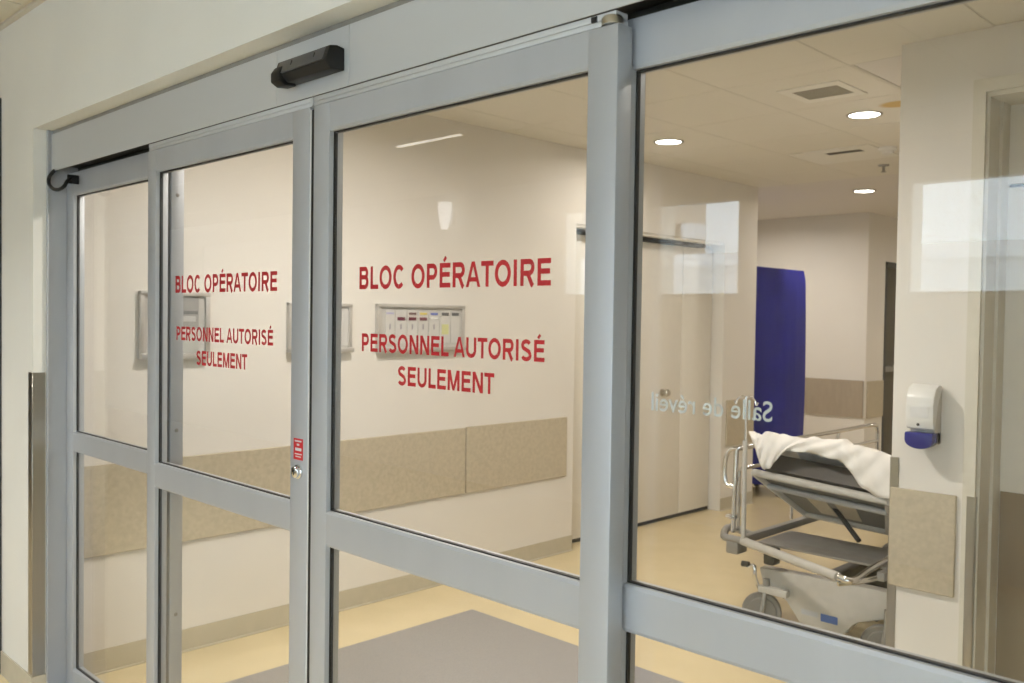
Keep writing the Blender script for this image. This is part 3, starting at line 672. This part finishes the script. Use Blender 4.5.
for t in (0.38, 0.64):
    a0, a1 = lerp(NL, NR, t-0.10), lerp(NL, NR, t+0.08); h0, h1 = lerp(HL, HR, t-0.10), lerp(HL, HR, t+0.08)
    bm = bmesh.new(); quadbox(bm, lerp(a0, h0, .45)-nrm*.013, lerp(a1, h1, .45)-nrm*.013, lerp(a1, h1, .85)-nrm*.013, lerp(a0, h0, .85)-nrm*.013, 0.004)
    obj('access_panel', bm, 'bumper', bk)
# mattress
MT = 0.115
bm = bmesh.new(); inl = (NR-NL).normalized()*0.03
quadbox(bm, NL+nrm*(MT+.001)+inl*1.2, NR+nrm*(MT+.001)-inl, HR+nrm*(MT+.001)-inl, HL+nrm*(MT+.001)+inl, MT)
bmesh.ops.recalc_face_normals(bm, faces=bm.faces); bmesh.ops.bevel(bm, geom=list(bm.edges), offset=0.02, segments=3, affect='EDGES')
obj('mattress', bm, 'mattress', st, True)
zb = HL.z
box('mattress_flat', -2.36, -1.66, 4.86, 6.0, 0.600, 0.690, 'mattress', st, 0.02)
box('seat_deck', -2.40, -1.62, 4.80, 6.05, 0.575, 0.599, 'greymetal', st, 0.004)
# litter frame
ZF = 0.46
fl_, fr_ = -2.44, -1.66
A = on(2, ZF, 743, 541); B = on(2, ZF, 838, 577)
boxes('litter_frame', [(fl_-0.02, fl_+0.015, 4.22, 6.05, ZF-0.02, ZF+0.02), (fr_-0.015, fr_+0.02, 4.05, 6.05, ZF-0.02, ZF+0.02), (fl_, fr_, 6.02, 6.05, ZF-0.02, ZF+0.02),
      (fl_, fr_, 5.05, 5.12, ZF-0.02, ZF+0.015)], 'greymetal', st, 0.004)
box('lower_tray', fl_+0.05, fr_-0.03, 4.26, 4.62, ZF-0.02, ZF-0.008, 'greymetal', st, 0.003)
tube('end_tube', [A, B], 0.022, 'paintgrey', st, 14)
bm = bmesh.new(); atube(bm, curve([A+Vector((0.02, 0, 0)), A+Vector((-0.06, 0.0, 0)), on(2, ZF, 724, 536), on(2, ZF, 730, 527), Vector((fl_, 4.32, ZF))], 5), 0.020, 10)
obj('corner_bumper', bm, 'greymetal', st, True)
tube('chrome_handle', curve([B, B+Vector((0.06, 0.02, -0.008)), on(2, ZF, 868, 571), on(2, ZF, 893, 557)], 5), 0.016, 'chrome', st)
tube('chrome_handle', curve([B+Vector((0, 0, -0.03)), on(2, ZF-0.02, 862, 581), on(2, ZF-0.02, 893, 574)], 5), 0.013, 'chrome', st)
box('bracket', A.x-0.09, A.x-0.02, A.y-0.02, A.y+0.08, ZF-0.075, ZF-0.01, 'greymetal', st, 0.008)
bp = on(1, 4.2, 770, 556); box('latch', bp.x-0.03, bp.x+0.03, 4.18, 4.26, bp.z-0.045, bp.z+0.04, 'darkmetal', st, 0.012)
# gas strut
tube('gas_strut', [on(1, 4.55, 834, 507), on(1, 4.45, 859, 541)], 0.013, 'black', st)
# IV pole, push handle, side rail
pole = on(1, 4.17, 744, 500)
ip = tube('iv_pole', [Vector((pole.x, 4.17, ZF-0.01)), Vector((pole.x, 4.17, 0.985))], 0.0125, 'paintgrey', st)
tube('upper_pole', [Vector((pole.x, 4.17, 0.98)), Vector((pole.x, 4.17, 1.215))], 0.006, 'chrome', ip)
for s in (-1, 1):
    tube('hook', curve([Vector((pole.x, 4.17, 1.205)), Vector((pole.x+s*0.025, 4.17, 1.215)), Vector((pole.x+s*0.05, 4.17, 1.195)), Vector((pole.x+s*0.058, 4.17, 1.17)), Vector((pole.x+s*0.068, 4.17, 1.185))], 4), 0.0045, 'chrome', ip, 8)
YH = 4.24
tube('push_handle', curve([on(1, YH, 738, 449), on(1, YH, 731, 449.5), on(1, YH, 726, 457), on(1, YH, 724.5, 474), on(1, YH, 727, 484), on(1, YH, 734, 487)], 6), 0.0125, 'chrome', st)
tube('rail_post', [on(1, YH, 736.5, 449), on(1, YH, 733, 532)], 0.013, 'chrome', st)
tube('rail_post', [on(1, YH+0.06, 739, 470), on(1, YH+0.06, 738, 530)], 0.010, 'chrome', st)
box('clamp', *[v for v in (on(1, YH, 733, 517).x-0.035, on(1, YH, 733, 517).x+0.02)], YH-0.02, YH+0.02, on(1, YH, 733, 517).z-0.012, on(1, YH, 733, 517).z+0.012, 'chrome', st, 0.004)
RX = on(1, YH, 736.5, 449).x
q1, q2 = on(0, RX, 737, 449), on(0, RX, 876, 424.5)
tube('side_rail', curve([q1, lerp(q1, q2, .3), lerp(q1, q2, .7), q2-Vector((0, .05, 0)), q2+Vector((0, 0.02, -0.03)), q2+Vector((0, 0.03, -0.12)), q2+Vector((0, 0.03, -0.42))], 6), 0.013, 'chrome', st)
tube('lower_rail', [q1+Vector((0, 0.05, -0.11)), q2+Vector((0, 0.02, -0.11))], 0.010, 'chrome', st)
for t in (0.35, 0.68):
    q = lerp(q1, q2, t); tube('rail_post', [q, Vector((q.x, q.y, ZF))], 0.009, 'chrome', st)
# base hood and columns
yb = 4.26
poly = [on(1, yb, *p) for p in ((759, 567), (872, 589), (905, 596), (905, 618), (857, 623), (851, 627), (843, 635), (800, 624), (794, 614), (786, 601), (777, 592), (764, 588))]
hood = prism('base_hood', [(p.x, p.z) for p in poly], 1, yb, yb+0.07, 'paintgrey', st, 0.008)
pa, pb = on(1, yb-0.001, 801, 613.5), on(1, yb-0.001, 818, 618); h_ = 0.020
prism('grey_label', [(pa.x, pa.z+0.0), (pb.x, pb.z+0.0), (pb.x, pb.z+0.026), (pa.x, pa.z+0.026)], 1, yb-0.001, yb, cmat((0.46, 0.47, 0.50)), hood)
pa, pb = on(1, yb-0.001, 820.5, 621), on(1, yb-0.001, 837.5, 625.5)
prism('blue_label', [(pa.x, pa.z), (pb.x, pb.z), (pb.x, pb.z+0.038), (pa.x, pa.z+0.038)], 1, yb-0.001, yb, cmat((0.06, 0.14, 0.42)), hood)
boxes('base_frame', [(-2.28, -2.20, yb+0.07, 5.95, 0.16, 0.21), (-1.86, -1.78, yb+0.07, 5.95, 0.16, 0.21), (-2.30, -1.75, 5.86, 5.95, 0.16, 0.21)], 'darkmetal', st, 0.006)
for cy_ in (4.55, 5.6): lathe('lift_column', [(0, 0.20), (0.06, 0.20), (0.06, 0.33), (0.045, 0.34), (0.045, ZF-0.02), (0, ZF-0.02)], (-1.88, cy_, 0), 'darkmetal', st, 20)
cq = on(1, yb-0.02, 757, 602)
def caster(x, y, ang):
    f = Vector((math.cos(ang), math.sin(ang), 0)); c = Vector((x, y, 0.1))
    bm = bmesh.new(); n = 28; side = f.cross(Vector((0, 0, 1)))
    prof = [(0.0, -.018), (0.07, -.018), (0.075, -.012), (0.094, -.014), (0.1, -.006), (0.1, .006), (0.094, .014), (0.075, .012), (0.07, .018), (0.0, .018)]
    rings = [[bm.verts.new(c+(f*math.cos(2*math.pi*k/n)+Vector((0, 0, 1))*math.sin(2*math.pi*k/n))*r+side*h) for k in range(n)] for r, h in prof]
    for i in range(len(rings)-1):
        for k in range(n): bm.faces.new((rings[i][k], rings[i][(k+1) % n], rings[i+1][(k+1) % n], rings[i+1][k]))
    wh = obj('caster', bm, 'tyre', st, True)
    bm = bmesh.new()
    for s in (-1, 1): atube(bm, [c+side*s*.028, c+side*s*.030+Vector((0, 0, .07))+f*.01, c+side*s*.012+Vector((0, 0, .125))+f*.02], 0.012, 8)
    atube(bm, [c+Vector((0, 0, .115))+f*.02, c+Vector((0, 0, .17))+f*.02], 0.018, 10)
    obj('fork', bm, 'greymetal', wh, True)
caster(-2.345, 4.24, 0.5); caster(-1.70, 4.20, 0.4); caster(-2.30, 5.85, 0.2); caster(-1.75, 5.85, 0.9)
tube('brake_pedal', curve([on(1, 4.2, 744, 563), on(1, 4.2, 748, 567), on(1, 4.2, 754, 566), on(1, 4.2, 755, 578), on(1, 4.24, 759, 588)], 5), 0.011, 'chrome', st)
lathe('pedal_pad', [(0, -.02), (0.016, -.018), (0.016, .018), (0, .02)], on(1, 4.2, 745.5, 564), 'darkmetal', st, 12, 'x')
box('arm', -2.36, -2.20, 4.22, 4.30, 0.20, 0.235, 'paintgrey', st, 0.006)

# white sheet draped over the raised end
top = [(749, 431), (755, 435.5), (761, 434), (768, 432), (776, 434), (790, 436.5), (806, 438), (822, 438.5), (838, 440), (852, 443.5), (864, 447.5), (876, 451), (888, 455), (900, 459)]
bot = [(754, 444), (757, 453), (760, 464), (764, 470), (770, 468), (775, 461), (783, 450.5), (806, 452), (828, 457.5), (843, 462), (852, 474), (862, 488), (878, 497), (900, 501)]
bm = bmesh.new(); NU, NV = 60, 9; rows = []
def samp(lst, t):
    f = t*(len(lst)-1); i = min(int(f), len(lst)-2); f -= i
    return (lst[i][0]*(1-f)+lst[i+1][0]*f, lst[i][1]*(1-f)+lst[i+1][1]*f)
back = (HL-NL).normalized()
for i in range(NU+1):
    t = i/NU; a = samp(top, t); b = samp(bot, t); row = []
    yy = 4.30-0.08*t
    for j in range(NV+1):
        s = j/NV
        px_ = (b[0]*(1-s)+a[0]*s, b[1]*(1-s)+a[1]*s)
        y_ = yy-0.035-0.02*math.sin(s*2.4)+0.05*s*s + 0.010*math.sin(31*t+5*s)*math.sin(3*s+9*t) + 0.008*math.sin(57*t-6*s)
        px_ = (px_[0], px_[1] + s*(0.9*math.sin(47*t)+0.6*math.sin(83*t+1)) + (1-s)*0.7*math.sin(61*t+2))
        p = on(1, y_, *px_)
        row.append(bm.verts.new(p))
    pt = row[-1].co.copy()
    for j in range(1, 11):
        s = j/10
        p = pt + back*0.50*s + Vector((0, 0, 0.012*math.sin(27*t+7*s)*math.sin(11*s+5*t) + 0.005*math.sin(60*t+20*s)*(1-0.3*s) + 0.02*math.sin(math.pi*min(1, s*2))))
        row.append(bm.verts.new(p))
    rows.append(row)
for i in range(NU):
    for j in range(len(rows[0])-1): bm.faces.new((rows[i][j], rows[i+1][j], rows[i+1][j+1], rows[i][j+1]))
sh = tag(obj('bed_sheet', bm, 'sheet', None, True, (-2.05, 4.5, 0.9)), 'crumpled white sheet draped over the raised stretcher mattress', 'sheet')
so = sh.modifiers.new('thickness', 'SOLIDIFY'); so.thickness = 0.005; so.offset = 0

# ------------------------------------------------------------------ outside the hall windows
og = struct(box('ground', -90, 60, -120, -3.6, -9.2, -9, 'concrete'), 'street level far below the hall windows', 'ground')
nb = thing('neighbour_building', (-6, -14, -9), 'low pale building with a flat roof outside the hall windows', 'building')
box('walls', -30, 12, -22, -12, -9, 2.62, 'concrete', nb)
box('parapet', -30.1, 12.1, -22.1, -11.9, 2.62, 2.86, 'paleroof', nb)
ap = thing('apartment_building', (-20, -48, -9), 'tall brown apartment tower with balconies outside the hall windows', 'building')
bx0, bx1 = -54, -34.6
box('walls', bx0, bx1, -51, -48, -9, 22, 'brick', ap)
for k in range(10):
    z = -8+3.0*k
    box('balcony', bx0+1, bx1+1.1, -49.4, -48, z, z+1.0, 'concrete', ap)
    for q in range(6):
        xx = bx0+1.2+q*3.1; box('window', xx, xx+1.8, -48.05, -47.98, z+1.1, z+2.6, 'farglass', ap)
